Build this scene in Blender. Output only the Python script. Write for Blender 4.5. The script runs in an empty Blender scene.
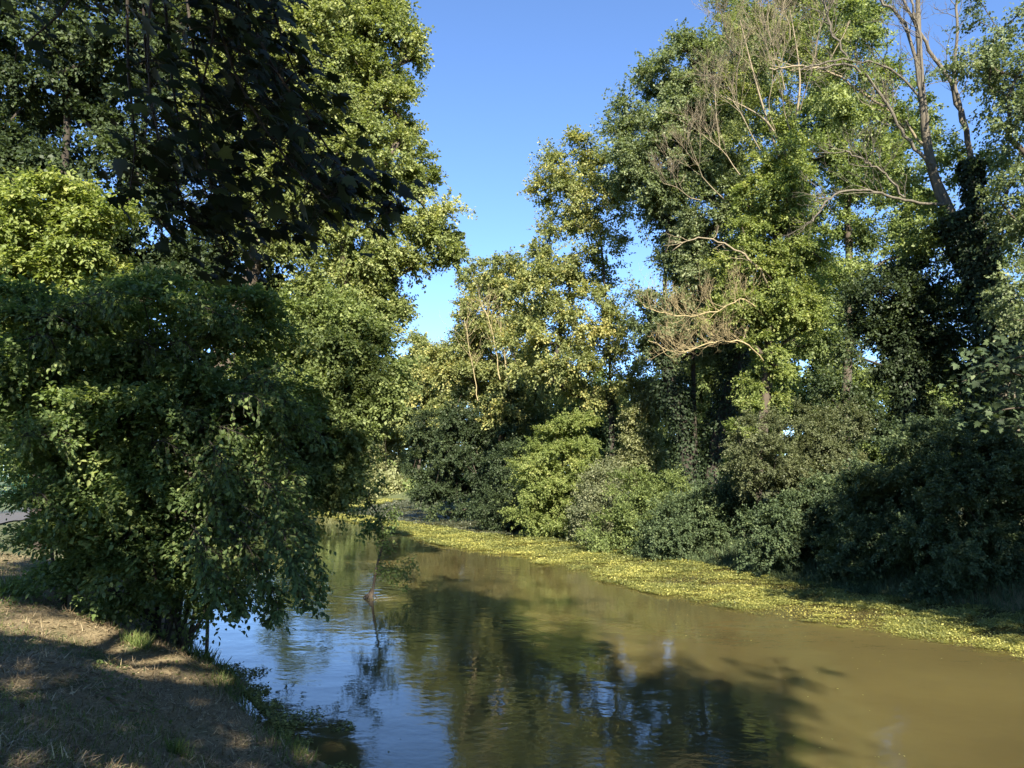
import bpy, math, random
import numpy as np
from math import radians as R

rng = np.random.default_rng(7)
random.seed(7)
sc = bpy.context.scene
COL = sc.collection

# ------------------------------------------------------------------ camera
CAM = np.array([0.0, 0.0, 2.7]); PITCH = R(7.0); FPX = 769.0
cd = bpy.data.cameras.new("camera"); cam = bpy.data.objects.new("camera", cd); COL.objects.link(cam)
cam.location = CAM; cam.rotation_euler = (R(90) + PITCH, 0, 0)
cd.sensor_width = 36; cd.lens = 36 * FPX / 1024; cd.clip_start = 0.05; cd.clip_end = 3000
sc.camera = cam
# ------------------------------------------------------------------ sky, sun, exposure
SUN_EL = R(34); SUN_AZ = R(172)       # azimuth clockwise from +Y (the view direction): behind and to the right
w = bpy.data.worlds.new("World"); sc.world = w; w.use_nodes = True
nt = w.node_tree; bg = nt.nodes["Background"]
sky = nt.nodes.new("ShaderNodeTexSky"); sky.sky_type = 'NISHITA'; sky.sun_disc = False
sky.sun_elevation = SUN_EL; sky.sun_rotation = SUN_AZ; sky.altitude = 1500
sky.air_density = 0.8; sky.dust_density = 0.0; sky.ozone_density = 5.5
nt.links.new(sky.outputs[0], bg.inputs[0]); bg.inputs[1].default_value = 0.094
sl = bpy.data.lights.new("sun", 'SUN'); sl.energy = 5.0; sl.angle = R(0.53); sl.color = (1.0, 0.90, 0.74)
so = bpy.data.objects.new("sun", sl); COL.objects.link(so)
SUNV = np.array([math.sin(SUN_AZ) * math.cos(SUN_EL), math.cos(SUN_AZ) * math.cos(SUN_EL), math.sin(SUN_EL)])
from mathutils import Vector
so.rotation_euler = Vector(-SUNV).to_track_quat('-Z', 'Y').to_euler()
so.location = (0, 0, 40)
sc.view_settings.view_transform = 'Standard'; sc.view_settings.look = 'None'
sc.view_settings.exposure = 1.98; sc.view_settings.gamma = 1.0
sc.render.engine = 'CYCLES'
cy = sc.cycles
cy.max_bounces = 8; cy.diffuse_bounces = 5; cy.glossy_bounces = 3; cy.transmission_bounces = 4
cy.transparent_max_bounces = 4; cy.caustics_reflective = False; cy.caustics_refractive = False
cy.sample_clamp_indirect = 6; cy.use_denoising = True
try: cy.denoising_input_passes = 'RGB_ALBEDO_NORMAL'
except Exception: pass
cy.use_adaptive_sampling = True; cy.adaptive_threshold = 0.012

FW = np.array([0, math.cos(PITCH), math.sin(PITCH)]); UP = np.array([0, -math.sin(PITCH), math.cos(PITCH)])
def ray(px, py):
    return FW + np.array([1, 0, 0]) * (px - 512) / FPX + UP * (384 - py) / FPX
def at(px, py, Y):
    d = ray(px, py); return CAM + d * (Y / d[1])
def atz(px, py, z=0.0):
    d = ray(px, py); return CAM + d * ((z - CAM[2]) / d[2])

# ------------------------------------------------------------------ helpers
def tag(o, label=None, cat=None, group=None, kind=None):
    if label: o["label"] = label
    if cat: o["category"] = cat
    if group: o["group"] = group
    if kind: o["kind"] = kind
    return o
def empty(name, loc):
    o = bpy.data.objects.new(name, None); COL.objects.link(o); o.location = tuple(map(float, loc)); o.empty_display_size = .3
    return o
def link(name, me, mat, parent=None):
    o = bpy.data.objects.new(name, me); COL.objects.link(o); me.materials.append(mat)
    if parent is not None:
        o.parent = parent; o.matrix_parent_inverse.identity(); o.location = -parent.location
    return o
def mesh_np(name, V, F, attr=None, smooth=False):
    """F: (n,k) uniform faces."""
    me = bpy.data.meshes.new(name); n, k = F.shape
    me.vertices.add(len(V)); me.vertices.foreach_set("co", V.astype(np.float32).ravel())
    me.loops.add(n * k); me.loops.foreach_set("vertex_index", F.astype(np.int32).ravel())
    me.polygons.add(n); me.polygons.foreach_set("loop_start", (np.arange(n) * k).astype(np.int32))
    if attr is not None:
        a = me.attributes.new("tone", 'FLOAT', 'POINT'); a.data.foreach_set("value", attr.astype(np.float32))
    me.update(calc_edges=True)
    if smooth: me.polygons.foreach_set("use_smooth", np.ones(n, bool))
    return me
def nrm(a): return a / np.maximum(np.linalg.norm(a, axis=-1, keepdims=True), 1e-9)
def rdir(n, zs=1.0):
    a = rng.normal(size=(n, 3)); a[:, 2] *= zs; return nrm(a)

class Tubes:
    def __init__(s): s.V = []; s.F = []; s.n = 0
    def add(s, P, r, k=5, knob=0.0):
        P = np.asarray(P, float); m = len(P)
        r = np.broadcast_to(np.asarray(r, float), (m,)).copy()
        T = nrm(np.gradient(P, axis=0))
        ref = np.array([0.31, 0.87, 0.2]) if abs(T[:, 2]).mean() > .6 else np.array([0.1, 0.05, 1.0])
        A = nrm(np.cross(T, ref)); B = np.cross(T, A)
        th = np.arange(k) * 2 * math.pi / k
        rr = r[:, None] * (1 + knob * rng.normal(size=(m, k))) if knob else np.repeat(r[:, None], k, 1)
        V = P[:, None] + rr[..., None] * (np.cos(th)[None, :, None] * A[:, None] + np.sin(th)[None, :, None] * B[:, None])
        i = np.arange(m - 1)[:, None] * k; j = np.arange(k)[None]; j2 = (j + 1) % k
        F = np.stack([i + j, i + j2, i + k + j2, i + k + j], -1).reshape(-1, 4) + s.n
        s.V.append(V.reshape(-1, 3)); s.F.append(F); s.n += m * k
    def build(s, name, mat, parent=None):
        return link(name, mesh_np(name, np.concatenate(s.V), np.concatenate(s.F), smooth=True), mat, parent)

# leaf templates: (verts, faces) x across, y along, z normal
L4 = (np.array([[0, 0, 0], [-.36, .48, .10], [0, 1, -.08], [.36, .48, .10]]), np.array([[0, 3, 2, 1]]))
L6 = (np.array([[0, 0, 0], [-.30, .26, .09], [-.27, .66, .05], [0, 1, -.14], [.27, .66, .05], [.30, .26, .09]]),
      np.array([[0, 3, 2, 1], [0, 5, 4, 3]]))
LW = (np.array([[0, 0, 0], [-.16, .45, .04], [0, 1, -.2], [.16, .45, .04]]), np.array([[0, 3, 2, 1]]))
def maple_tpl():
    pts = [(0, 0), (-.16, .05), (-.42, -.06), (-.34, .12), (-.60, .30), (-.40, .34), (-.52, .66), (-.26, .55), (-.20, .72), (0, 1.05),
           (.20, .72), (.26, .55), (.52, .66), (.40, .34), (.60, .30), (.34, .12), (.42, -.06), (.16, .05)]
    V = np.array([(x, y, -.18 * (x * x + (y - .35) ** 2)) for x, y in pts] + [(0, .35, .03)])
    n = len(pts); F = np.array([[n, (i + 1) % n, i] for i in range(n)]); return (V, F)
LM = maple_tpl()
def leaf_mesh(name, tpl, P, axis, nor, size, tone, mat, parent=None):
    Vt, Ft = tpl; n = len(P); k = len(Vt)
    Y = nrm(axis); X = nrm(np.cross(Y, nor)); Z = np.cross(X, Y)
    V = P[:, None] + size[:, None, None] * (Vt[None, :, 0:1] * X[:, None] + Vt[None, :, 1:2] * Y[:, None] + Vt[None, :, 2:3] * Z[:, None])
    F = (Ft[None] + (np.arange(n) * k)[:, None, None]).reshape(-1, Ft.shape[1])
    return link(name, mesh_np(name, V.reshape(-1, 3), F, np.repeat(tone, k)), mat, parent)

# ------------------------------------------------------------------ materials
def newmat(name):
    m = bpy.data.materials.new(name); m.use_nodes = True; nt = m.node_tree
    return m, nt, nt.nodes["Principled BSDF"], nt.nodes["Material Output"]
def ramp(nt, stops):
    r = nt.nodes.new("ShaderNodeValToRGB"); e = r.color_ramp.elements
    while len(e) < len(stops): e.new(.5)
    for i, (p, c) in enumerate(stops): e[i].position = p; e[i].color = (*c, 1)
    return r
def noise(nt, scale, detail=4, rough=.6, vec=None, w=None):
    n = nt.nodes.new("ShaderNodeTexNoise"); n.inputs["Scale"].default_value = scale; n.inputs["Detail"].default_value = detail
    n.inputs["Roughness"].default_value = rough
    if vec is not None: nt.links.new(vec, n.inputs["Vector"])
    return n
def leafmat(name, c0, c1, c2=None, trans=.38, spec=.22, rough=.52):
    def ds(c, k=.16):
        L_ = .3 * c[0] + .6 * c[1] + .1 * c[2]; return tuple(v * (1 - k) + L_ * k for v in c)
    c0, c1, c2 = ds(c0), ds(c1), ds(c2) if c2 else None
    m, nt, b, out = newmat(name)
    a = nt.nodes.new("ShaderNodeAttribute"); a.attribute_name = "tone"
    st = [(0, c0), (.62, c1)] + ([(1, c2)] if c2 else [])
    r = ramp(nt, st); nt.links.new(a.outputs["Fac"], r.inputs[0])
    nt.links.new(r.outputs[0], b.inputs["Base Color"]); b.inputs["Roughness"].default_value = rough
    b.inputs["Specular IOR Level"].default_value = spec
    t = nt.nodes.new("ShaderNodeBsdfTranslucent")
    hs = nt.nodes.new("ShaderNodeMix"); hs.data_type = 'RGBA'; hs.blend_type = 'MULTIPLY'; hs.inputs[0].default_value = 1
    nt.links.new(r.outputs[0], hs.inputs[6]); hs.inputs[7].default_value = (1.65, 1.7, .85, 1)
    nt.links.new(hs.outputs[2], t.inputs["Color"])
    mx = nt.nodes.new("ShaderNodeMixShader"); mx.inputs[0].default_value = trans
    nt.links.new(b.outputs[0], mx.inputs[1]); nt.links.new(t.outputs[0], mx.inputs[2]); nt.links.new(mx.outputs[0], out.inputs[0])
    return m
def barkmat(name, c0, c1, scale=9, bump=.5):
    m, nt, b, out = newmat(name)
    tc = nt.nodes.new("ShaderNodeTexCoord"); mp = nt.nodes.new("ShaderNodeMapping"); mp.inputs["Scale"].default_value = (1, 1, .25)
    nt.links.new(tc.outputs["Object"], mp.inputs[0])
    n = noise(nt, scale, 6, .65, mp.outputs[0]); r = ramp(nt, [(.3, c0), (.7, c1)])
    nt.links.new(n.outputs[0], r.inputs[0]); nt.links.new(r.outputs[0], b.inputs["Base Color"]); b.inputs["Roughness"].default_value = .9
    bp = nt.nodes.new("ShaderNodeBump"); bp.inputs["Strength"].default_value = bump; bp.inputs["Distance"].default_value = .04
    nt.links.new(n.outputs[0], bp.inputs["Height"]); nt.links.new(bp.outputs[0], b.inputs["Normal"])
    return m
M = {
 'shrub':  leafmat('near_shrub_leaf', (0.055, 0.092, 0.025), (0.108, 0.166, 0.040), (0.231, 0.278, 0.070), .42),
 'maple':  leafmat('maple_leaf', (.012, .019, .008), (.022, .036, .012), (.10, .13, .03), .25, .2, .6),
 'tall':   leafmat('tall_tree_leaf', (0.092, 0.125, 0.030), (0.176, 0.217, 0.055), (0.306, 0.321, 0.106), .36),
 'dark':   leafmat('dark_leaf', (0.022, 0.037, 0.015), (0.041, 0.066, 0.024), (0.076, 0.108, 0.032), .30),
 'mid':    leafmat('mid_leaf', (0.063, 0.096, 0.024), (0.138, 0.187, 0.044), (0.233, 0.281, 0.078), .36),
 'bright': leafmat('bright_leaf', (0.092, 0.134, 0.026), (0.184, 0.234, 0.048), (0.311, 0.327, 0.085), .40),
 'yellow': leafmat('yellowing_leaf', (0.100, 0.126, 0.037), (0.198, 0.227, 0.060), (0.425, 0.372, 0.093), .34),
 'blue':   leafmat('greyish_leaf', (0.065, 0.093, 0.037), (0.132, 0.175, 0.067), (0.238, 0.270, 0.130), .34, .22),
 'olive':  leafmat('olive_leaf', (0.056, 0.069, 0.027), (0.092, 0.112, 0.043), (0.156, 0.169, 0.069), .30),
 'pale':   leafmat('pale_leaf', (.090, .115, .055), (.16, .18, .085), (.24, .24, .13), .35),
 'bramble':leafmat('bramble_leaf', (0.036, 0.059, 0.028), (0.073, 0.112, 0.044), (0.154, 0.195, 0.070), .28, .15),
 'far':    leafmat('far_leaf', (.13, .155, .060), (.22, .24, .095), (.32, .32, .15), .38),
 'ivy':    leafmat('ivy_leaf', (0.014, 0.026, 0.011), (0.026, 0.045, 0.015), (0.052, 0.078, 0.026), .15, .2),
 'weed':   leafmat('floating_weed_leaf', (.070, .088, .022), (.195, .205, .032), (.40, .37, .060), .25, .3),
 'weed_shade':  leafmat('shaded_sunken_weed_leaf', (.055, .065, .035), (.10, .115, .065), (.16, .17, .10), .15, .6, .3),  # shade on the sunken weed is put into this grey-green colour
 'grass':  leafmat('grass_blade', (0.055, 0.088, 0.020), (0.110, 0.160, 0.031), (0.198, 0.220, 0.055), .35),
 'straw':  leafmat('dry_straw', (.10, .070, .036), (.24, .18, .095), (.42, .34, .19), .15, .2),
 'bark':   barkmat('brown_bark', (.030, .022, .015), (.085, .068, .048)),
 'darkbark': barkmat('dark_bark', (.015, .012, .009), (.045, .036, .026)),
 'palebark': barkmat('pale_dead_bark', (.12, .10, .060), (.26, .215, .14), 14),
 'greybark': barkmat('grey_bark', (.050, .042, .030), (.13, .115, .085), 10),
 'rust':  barkmat('reddish_dead_wood', (.19, .15, .075), (.36, .30, .16), 16),
}

# ------------------------------------------------------------------ river banks and terrain
LB = np.array([[-40, 22], [-15, 8], [0, 2.4], [4, .6], [7.4, -1.85], [10, -3.4], [13, -5.3], [17, -7.4], [30, -12.2], [52, -20.5], [80, -32], [104, -42], [125, -60], [160, -95]], float)
RBpx = [(1024, 612), (930, 602), (850, 590), (770, 575), (700, 562), (640, 551), (600, 545), (560, 537), (520, 530), (470, 518), (430, 508), (404, 500)]
rb = [atz(*p)[:2] for p in RBpx]
RB = np.array([[-40, 26], [-10, 13.5], [0, 12.2], [7, 11.6], [11.5, 11.2]] + [[p[1], p[0]] for p in rb] + [[118, -34], [128, -60], [160, -80]], float)
def XL(y): return np.interp(y, LB[:, 0], LB[:, 1])
def XR(y): return np.interp(y, RB[:, 0], RB[:, 1])
print('RB', RB.round(1).tolist())
def wob(x, y):
    return (np.sin(x * 1.3 + 2 * np.sin(y * .7)) + np.sin(y * 1.7 + 1.5 * np.sin(x * .9)) + .5 * np.sin(x * 3.7 + y * 2.9)) / 2.5
def height(x, y):
    x = np.asarray(x, float); y = np.asarray(y, float)
    dl = (XL(y) + .18 * np.sin(y * 1.9) + .1 * np.sin(y * 4.3) - x) * .92; dr = (x - XR(y)) * .85
    zl = np.interp(dl, [-6, -1.2, 0, .35, 1.1, 2.4, 4.0, 30, 200], [-1.6, -.45, 0, .16, .42, .95, 1.15, 1.35, 4])
    zr = np.interp(dr, [-6, -1.5, 0, .6, 2.5, 8, 40, 250], [-1.6, -.5, 0, .35, .9, 1.5, 2.0, 6])
    z = np.maximum(zl, zr)
    far = np.clip((y - 122) / 10, 0, 1) * 1.6
    z = np.maximum(z, np.where(y > 122, far - .2, -9))
    return z + wob(x, y) * .035 * np.clip(z * 3, 0, 1) + .012 * np.sin(x * 9 + 3 * np.sin(y * 7)) * np.clip(z * 3, 0, 1)
xs = np.unique(np.concatenate([np.linspace(-700, -60, 24), np.arange(-60, -14, .8), np.arange(-14, 6, .12), np.arange(6, 60, .8), np.linspace(60, 700, 24)]))
ys = np.unique(np.concatenate([np.linspace(-300, -30, 12), np.arange(-30, 0, 1.), np.arange(0, 22, .12), np.arange(22, 140, .8), np.linspace(140, 1500, 30)]))
GX, GY = np.meshgrid(xs, ys); GZ = height(GX, GY)
nx, ny = len(xs), len(ys); i = np.arange(ny - 1)[:, None] * nx; j = np.arange(nx - 1)[None]
F = np.stack([i + j, i + j + 1, i + nx + j + 1, i + nx + j], -1).reshape(-1, 4)
m, nt, b, out = newmat('bank_soil')
tc = nt.nodes.new("ShaderNodeTexCoord")
n1 = noise(nt, 1.1, 5, .6, tc.outputs["Object"]); n2 = noise(nt, 34, 6, .75, tc.outputs["Object"])
r1 = ramp(nt, [(.25, (.085, .064, .032)), (.5, (.195, .155, .082)), (.8, (.32, .26, .15))]); nt.links.new(n2.outputs[0], r1.inputs[0])
r2 = ramp(nt, [(.25, (.035, .048, .016)), (.8, (.085, .100, .032))]); nt.links.new(n2.outputs[0], r2.inputs[0])
r3 = ramp(nt, [(.5, (0, 0, 0)), (.64, (1, 1, 1))]); nt.links.new(n1.outputs[0], r3.inputs[0])
mx = nt.nodes.new("ShaderNodeMix"); mx.data_type = 'RGBA'
sp = nt.nodes.new("ShaderNodeSeparateXYZ"); nt.links.new(tc.outputs["Object"], sp.inputs[0])
mr = nt.nodes.new("ShaderNodeMapRange"); mr.inputs[1].default_value = 14; mr.inputs[2].default_value = 19; nt.links.new(sp.outputs[1], mr.inputs[0])
mxm = nt.nodes.new("ShaderNodeMath"); mxm.operation = 'MAXIMUM'; nt.links.new(mr.outputs[0], mxm.inputs[0]); nt.links.new(r3.outputs[0], mxm.inputs[1])
nt.links.new(mxm.outputs[0], mx.inputs[0]); nt.links.new(r1.outputs[0], mx.inputs[6]); nt.links.new(r2.outputs[0], mx.inputs[7])
nt.links.new(mx.outputs[2], b.inputs["Base Color"]); b.inputs["Roughness"].default_value = .95
bp = nt.nodes.new("ShaderNodeBump"); bp.inputs["Strength"].default_value = .8; bp.inputs["Distance"].default_value = .03
nt.links.new(n2.outputs[0], bp.inputs["Height"]); nt.links.new(bp.outputs[0], b.inputs["Normal"])
g = link('ground', mesh_np('ground', np.stack([GX, GY, GZ], -1).reshape(-1, 3), F, smooth=True), m)
tag(g, 'brown river banks of soil and dry litter', kind='structure')

# water: murky olive brown, gentle ripples
STEM = atz(372, 592)
m, nt, b, out = newmat('murky_water')
geo = nt.nodes.new("ShaderNodeNewGeometry")
b.inputs["IOR"].default_value = 1.33; b.inputs["Roughness"].default_value = .025
b.inputs["Subsurface Weight"].default_value = 1.0; b.inputs["Subsurface Radius"].default_value = (1.0, .9, .6); b.inputs["Subsurface Scale"].default_value = .30
n0 = noise(nt, .22, 4, .55, geo.outputs["Position"]); r = ramp(nt, [(.3, (.060, .050, .019)), (.7, (.100, .085, .031))])
nt.links.new(n0.outputs[0], r.inputs[0]); nt.links.new(r.outputs[0], b.inputs["Base Color"])
mp = nt.nodes.new("ShaderNodeMapping"); mp.inputs["Rotation"].default_value = (0, 0, R(22)); mp.inputs["Scale"].default_value = (.8, 1.0, 1)
nt.links.new(geo.outputs["Position"], mp.inputs[0])
na = noise(nt, 2.2, 3, .5, mp.outputs[0]); nb = noise(nt, 9, 3, .55, mp.outputs[0]); nc = noise(nt, .33, 2, .5, mp.outputs[0])
nd = noise(nt, .5, 2, .5, mp.outputs[0])
def math_n(op, a, bb, cc=None):
    x = nt.nodes.new("ShaderNodeMath"); x.operation = op
    for i_, v in enumerate((a, bb, cc)):
        if v is None: continue
        if isinstance(v, (int, float)): x.inputs[i_].default_value = v
        else: nt.links.new(v, x.inputs[i_])
    return x.outputs[0]
# rings round the dipping stem
dv = nt.nodes.new("ShaderNodeVectorMath"); dv.operation = 'DISTANCE'; nt.links.new(geo.outputs["Position"], dv.inputs[0]); dv.inputs[1].default_value = tuple(STEM)
dist = dv.outputs["Value"]
ring = math_n('MULTIPLY', math_n('SINE', math_n('MULTIPLY', dist, 16), 0), math_n('POWER', 2.718, math_n('MULTIPLY', dist, -1.1)))
gate = nt.nodes.new("ShaderNodeMapRange"); gate.inputs[1].default_value = .42; gate.inputs[2].default_value = .62; nt.links.new(nd.outputs[0], gate.inputs[0])
hgt = math_n('ADD', math_n('MULTIPLY', na.outputs[0], .016), math_n('MULTIPLY', math_n('MULTIPLY', nb.outputs[0], .0045), math_n('ADD', gate.outputs[0], .35)))
hgt = math_n('ADD', hgt, math_n('MULTIPLY', nc.outputs[0], .035))
hgt = math_n('ADD', hgt, math_n('MULTIPLY', ring, .011))
bp = nt.nodes.new("ShaderNodeBump"); bp.inputs["Strength"].default_value = 1.0; bp.inputs["Distance"].default_value = .35
nt.links.new(hgt, bp.inputs["Height"]); nt.links.new(bp.outputs[0], b.inputs["Normal"])
wv = []; wy = np.concatenate([np.arange(-40, 30, 2.), np.arange(30, 134, 4.)])
for y in wy: wv += [(XL(y) - 2.5, y, 0), (XR(y) + 2.5, y, 0)]
k = np.arange(len(wy) - 1) * 2
wtr = link('water', mesh_np('water', np.array(wv, float), np.stack([k, k + 1, k + 3, k + 2], -1)), m)
tag(wtr, 'murky olive river water with soft ripples', kind='structure')

# asphalt path to the left
m, nt, b, out = newmat('path_asphalt')
tc = nt.nodes.new("ShaderNodeTexCoord"); n2 = noise(nt, 60, 4, .7, tc.outputs["Object"])
r = ramp(nt, [(.3, (.045, .045, .048)), (.7, (.085, .083, .085))]); nt.links.new(n2.outputs[0], r.inputs[0]); nt.links.new(r.outputs[0], b.inputs["Base Color"]); b.inputs["Roughness"].default_value = .9
py_ = np.arange(14, 110, .8); pv = []
for y in py_:
    x0 = XL(y) - 6.3
    for q in np.linspace(0, 1, 6):
        x = x0 - q * 2.6; pv.append((x, y, float(height(x, y)) + .05))
k = (np.arange(len(py_) - 1)[:, None] * 6 + np.arange(5)[None]).ravel()
tag(link('path', mesh_np('path', np.array(pv), np.stack([k, k + 1, k + 7, k + 6], -1), smooth=True), m), 'grey asphalt riverside path', kind='structure')

# ------------------------------------------------------------------ vegetation builders
def px2ell(blobs, Y, dep=1.0):
    E = []
    for bl in blobs:
        x, y, rx, ry = bl[:4]; yy = bl[4] if len(bl) > 4 else Y
        c = at(x, y, yy); s = yy / FPX
        E.append([*c, rx * s, (rx + ry) / 2 * s * dep, ry * s])
    return np.array(E)
def clumps_in(E, n, shell=.5):
    v = E[:, 3] * E[:, 4] * E[:, 5]; v = v ** .8; pr = v / v.sum()
    idx = rng.choice(len(E), n, p=pr)
    u = rdir(n); r = rng.random(n) ** (1 / 3) * (1 - shell) + shell * (rng.random(n) ** .15)
    return E[idx, :3] + u * r[:, None] * E[idx, 3:], u
def skeleton(T, starts, C, r0, lim_k=5, min_r=.008, wig=.08):
    """grow limbs to clump centres from a trunk/stem cloud; radii from children count"""
    P = [np.asarray(p) for p in starts]; par = [-1] * len(P)
    for i_ in range(1, len(P)): par[i_] = i_ - 1
    root = P[0]
    order = np.argsort(np.linalg.norm(C - root, axis=1) + rng.random(len(C)))
    arr = np.zeros((len(P) + len(C) * 6, 3)); n = len(P); arr[:n] = P
    ends = []
    for ci in order:
        c = C[ci]; d = np.linalg.norm(arr[:n] - c, axis=1)
        pen = np.maximum(0, arr[:n, 2] - c[2] + .35 * np.linalg.norm(arr[:n, :2] - c[:2], axis=1)) * 1.2
        a = int(np.argmin(d + pen)); L = d[a]; m_ = int(np.clip(L / .9, 1, 5)); prev = a
        p0 = arr[a]; sag = np.array([0, 0, .12 * L])
        side = rng.normal(size=3) * wig * L
        for q in range(1, m_ + 1):
            t = q / m_; pt = p0 * (1 - t) + c * t + (sag + side) * math.sin(math.pi * t) * (1 if m_ > 1 else 0)
            arr[n] = pt; par.append(prev); prev = n; n += 1
        ends.append(prev)
    cnt = np.zeros(n)
    for e in ends: cnt[e] += 1
    for q in range(n - 1, 0, -1):
        if par[q] >= 0: cnt[par[q]] += cnt[q]
    tot = max(cnt[0], 1)
    rad = np.maximum(min_r, r0 * (np.maximum(cnt, .6) / tot) ** .52)
    # chains
    child = {}
    for q in range(1, n): child.setdefault(par[q], []).append(q)
    st = [(0, None)]
    while st:
        q, fr = st.pop(); ch = [q] if fr is None else [fr, q]
        while True:
            cs = child.get(ch[-1], [])
            if not cs: break
            cs = sorted(cs, key=lambda c_: -cnt[c_])
            for o_ in cs[1:]: st.append((o_, ch[-1]))
            ch.append(cs[0])
        if len(ch) > 1:
            rr = rad[ch].copy()
            if fr is not None: rr[0] = rr[1] * 1.1
            T.add(arr[ch], rr, lim_k if rr[0] > .04 else 4 if rr[0] > .02 else 3)
def foliage(C, U, size, n, lsize, droop=.15, flat=.7, tonevar=.25, up=.8, twigs=18, outward=.5, tbias=0.0):
    """n leaves on twigs round clump centres"""
    nc = len(C); cs = size * rng.uniform(.6, 1.35, nc)
    tw = nc * twigs; ci = np.repeat(np.arange(nc), twigs)
    D = nrm(rdir(tw) * np.array([1, 1, flat]) + outward * U[ci] + np.array([0, 0, .15]))
    Lw = cs[ci] * rng.uniform(.5, 1.15, tw)
    li = rng.integers(0, tw, n); t = rng.random(n) ** .7
    P = C[ci[li]] + D[li] * (Lw[li] * t)[:, None]
    P[:, 2] -= droop * Lw[li] * t * t
    P += rng.normal(size=(n, 3)) * lsize * .55
    nor = nrm(rdir(n) * .75 + np.array([0, 0, up]) + .35 * U[ci[li]])
    ax = nrm(D[li] + rdir(n) * .9 - np.array([0, 0, .35]))
    s = lsize * rng.uniform(.45, 1.5, n)
    ctone = rng.normal(size=nc) * tonevar * .6; ttone = rng.normal(size=tw) * tonevar * .35
    tone = np.clip(.5 + tbias + ctone[ci[li]] + ttone[li] + rng.normal(size=n) * .16, 0, 1)
    return P, ax, nor, s, tone
LIT = []
def gaps(P, ax, nor, s, tone):  # crowns shaped for light: drops leaves that would shade the chosen spots
    keep = np.ones(len(P), bool)
    for (x0, y0, x1, y1, r, zg) in LIT:
        G = P - SUNV * ((P[:, 2:3] - zg) / SUNV[2]); wobx = .16 * np.sin(G[:, 0] * 5 + 2 * np.sin(G[:, 1] * 4))
        a = np.array([x0, y0]); d = np.array([x1 - x0, y1 - y0]); t = np.clip(((G[:, :2] - a) @ d) / max(d @ d, 1e-6), 0, 1)
        dist = np.linalg.norm(G[:, :2] - a - t[:, None] * d, axis=1); keep &= ~((dist < r + wobx) & (rng.random(len(P)) < .97))
    return P[keep], ax[keep], nor[keep], s[keep], tone[keep]
def make_tree(name, label, cat, base, trunk, r0, E, nclump, nleaf, lsize, csize, mat, bark='bark', tpl=L4, group=None,
              shell=.5, droop=.15, flat=.7, up=.8, twigs=18, part=('trunk', 'crown'), parent=None, tonevar=.25, lim_k=6, bare=0, barelen=.8, baremat=None, tbias=0, dens=2.5, cut=False):
    base = np.array(base, float)
    root = empty(name, base); tag(root, label, cat, group); nleaf = int(nleaf * dens * 1.6); nclump = int(nclump * (1 + .35 * (dens - 1))); r0 *= .68; lsize *= .77; csize *= 1.22; twigs = int(twigs * 1.3)
    C, U = clumps_in(E, nclump, shell)
    T = Tubes(); skeleton(T, trunk, C, r0, lim_k)
    T.build(part[0], M[bark], root)
    P = foliage(C, U, csize, nleaf, lsize, droop, flat, tonevar, up, twigs, tbias=tbias)
    if cut: P = gaps(*P)
    leaf_mesh(part[1], tpl, *P, M[mat], root)
    return root, C, U
def gz(p): return np.array([p[0], p[1], float(height(p[0], p[1])) - .05])
def trunkline(base, pts, n=7):
    """smooth polyline base -> pts"""
    K = np.array([base] + list(pts)); t = np.linspace(0, len(K) - 1, n * (len(K) - 1) + 1)
    out = []
    for tt in t:
        i_ = min(int(tt), len(K) - 2); f = tt - i_
        p0, p1, p2, p3 = K[max(i_ - 1, 0)], K[i_], K[i_ + 1], K[min(i_ + 2, len(K) - 1)]
        out.append(.5 * ((2 * p1) + (-p0 + p2) * f + (2 * p0 - 5 * p1 + 4 * p2 - p3) * f * f + (-p0 + 3 * p1 - 3 * p2 + p3) * f ** 3))
    return np.array(out)
def pxtree(name, label, cat, Y, tp, blobs, r0, nclump, nleaf, lsize, csize, mat, dep=1.0, **kw):
    """tp: trunk pixels from foot upwards"""
    b0 = at(tp[0][0], tp[0][1], Y); base = gz(b0)
    tl = trunkline(base, [at(x, y, Y) for x, y in tp[1:]])
    return make_tree(name, label, cat, base, tl, r0, px2ell(blobs, Y, dep), nclump, nleaf, lsize, csize, mat, **kw)
def pxshrub(label, Y, x, blobs, nclump, nleaf, lsize, csize, mat, nst=5, dep=1.0, name='shrub', bark='darkbark', cat='shrub', group=None, **kw):
    base = gz(at(x, 500, Y)); E = px2ell(blobs, Y, dep)
    cen = E[:, :3].mean(0)
    tl = trunkline(base, [base * .5 + cen * .5 + np.array([.1, 0, 0])], 3)
    return make_tree(name, label, cat, base, tl, .07, E, nclump, nleaf, lsize, csize, mat, bark=bark, group=group, part=('stems', 'foliage'), **kw)
def ivy_on(root, line, rad, n, lsize=.12, mat='ivy', spread=.35):
    line = np.asarray(line); t = rng.random(n) * (len(line) - 1.001); i_ = t.astype(int); f = (t - i_)[:, None]
    P = line[i_] * (1 - f) + line[i_ + 1] * f; T_ = nrm(line[i_ + 1] - line[i_])
    N = nrm(np.cross(T_, rdir(n)))
    rr = np.interp(t, [0, len(line) - 1], [rad[0], rad[1]]); bump = 1 + spread * np.sin(P[:, 2] * 2.3 + P[:, 0] * 1.7) * rng.random(n)
    P = P + N * (rr * bump * rng.uniform(.75, 1.25, n))[:, None]
    leaf_mesh('ivy', L4, P, nrm(T_ * -.6 + rdir(n) * .6 + N * .3), nrm(N + rdir(n) * .5 + np.array([0, 0, .4])), lsize * rng.uniform(.6, 1.3, n),
              np.clip(.45 + rng.normal(size=n) * .2, 0, 1), M[mat], root)
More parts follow.
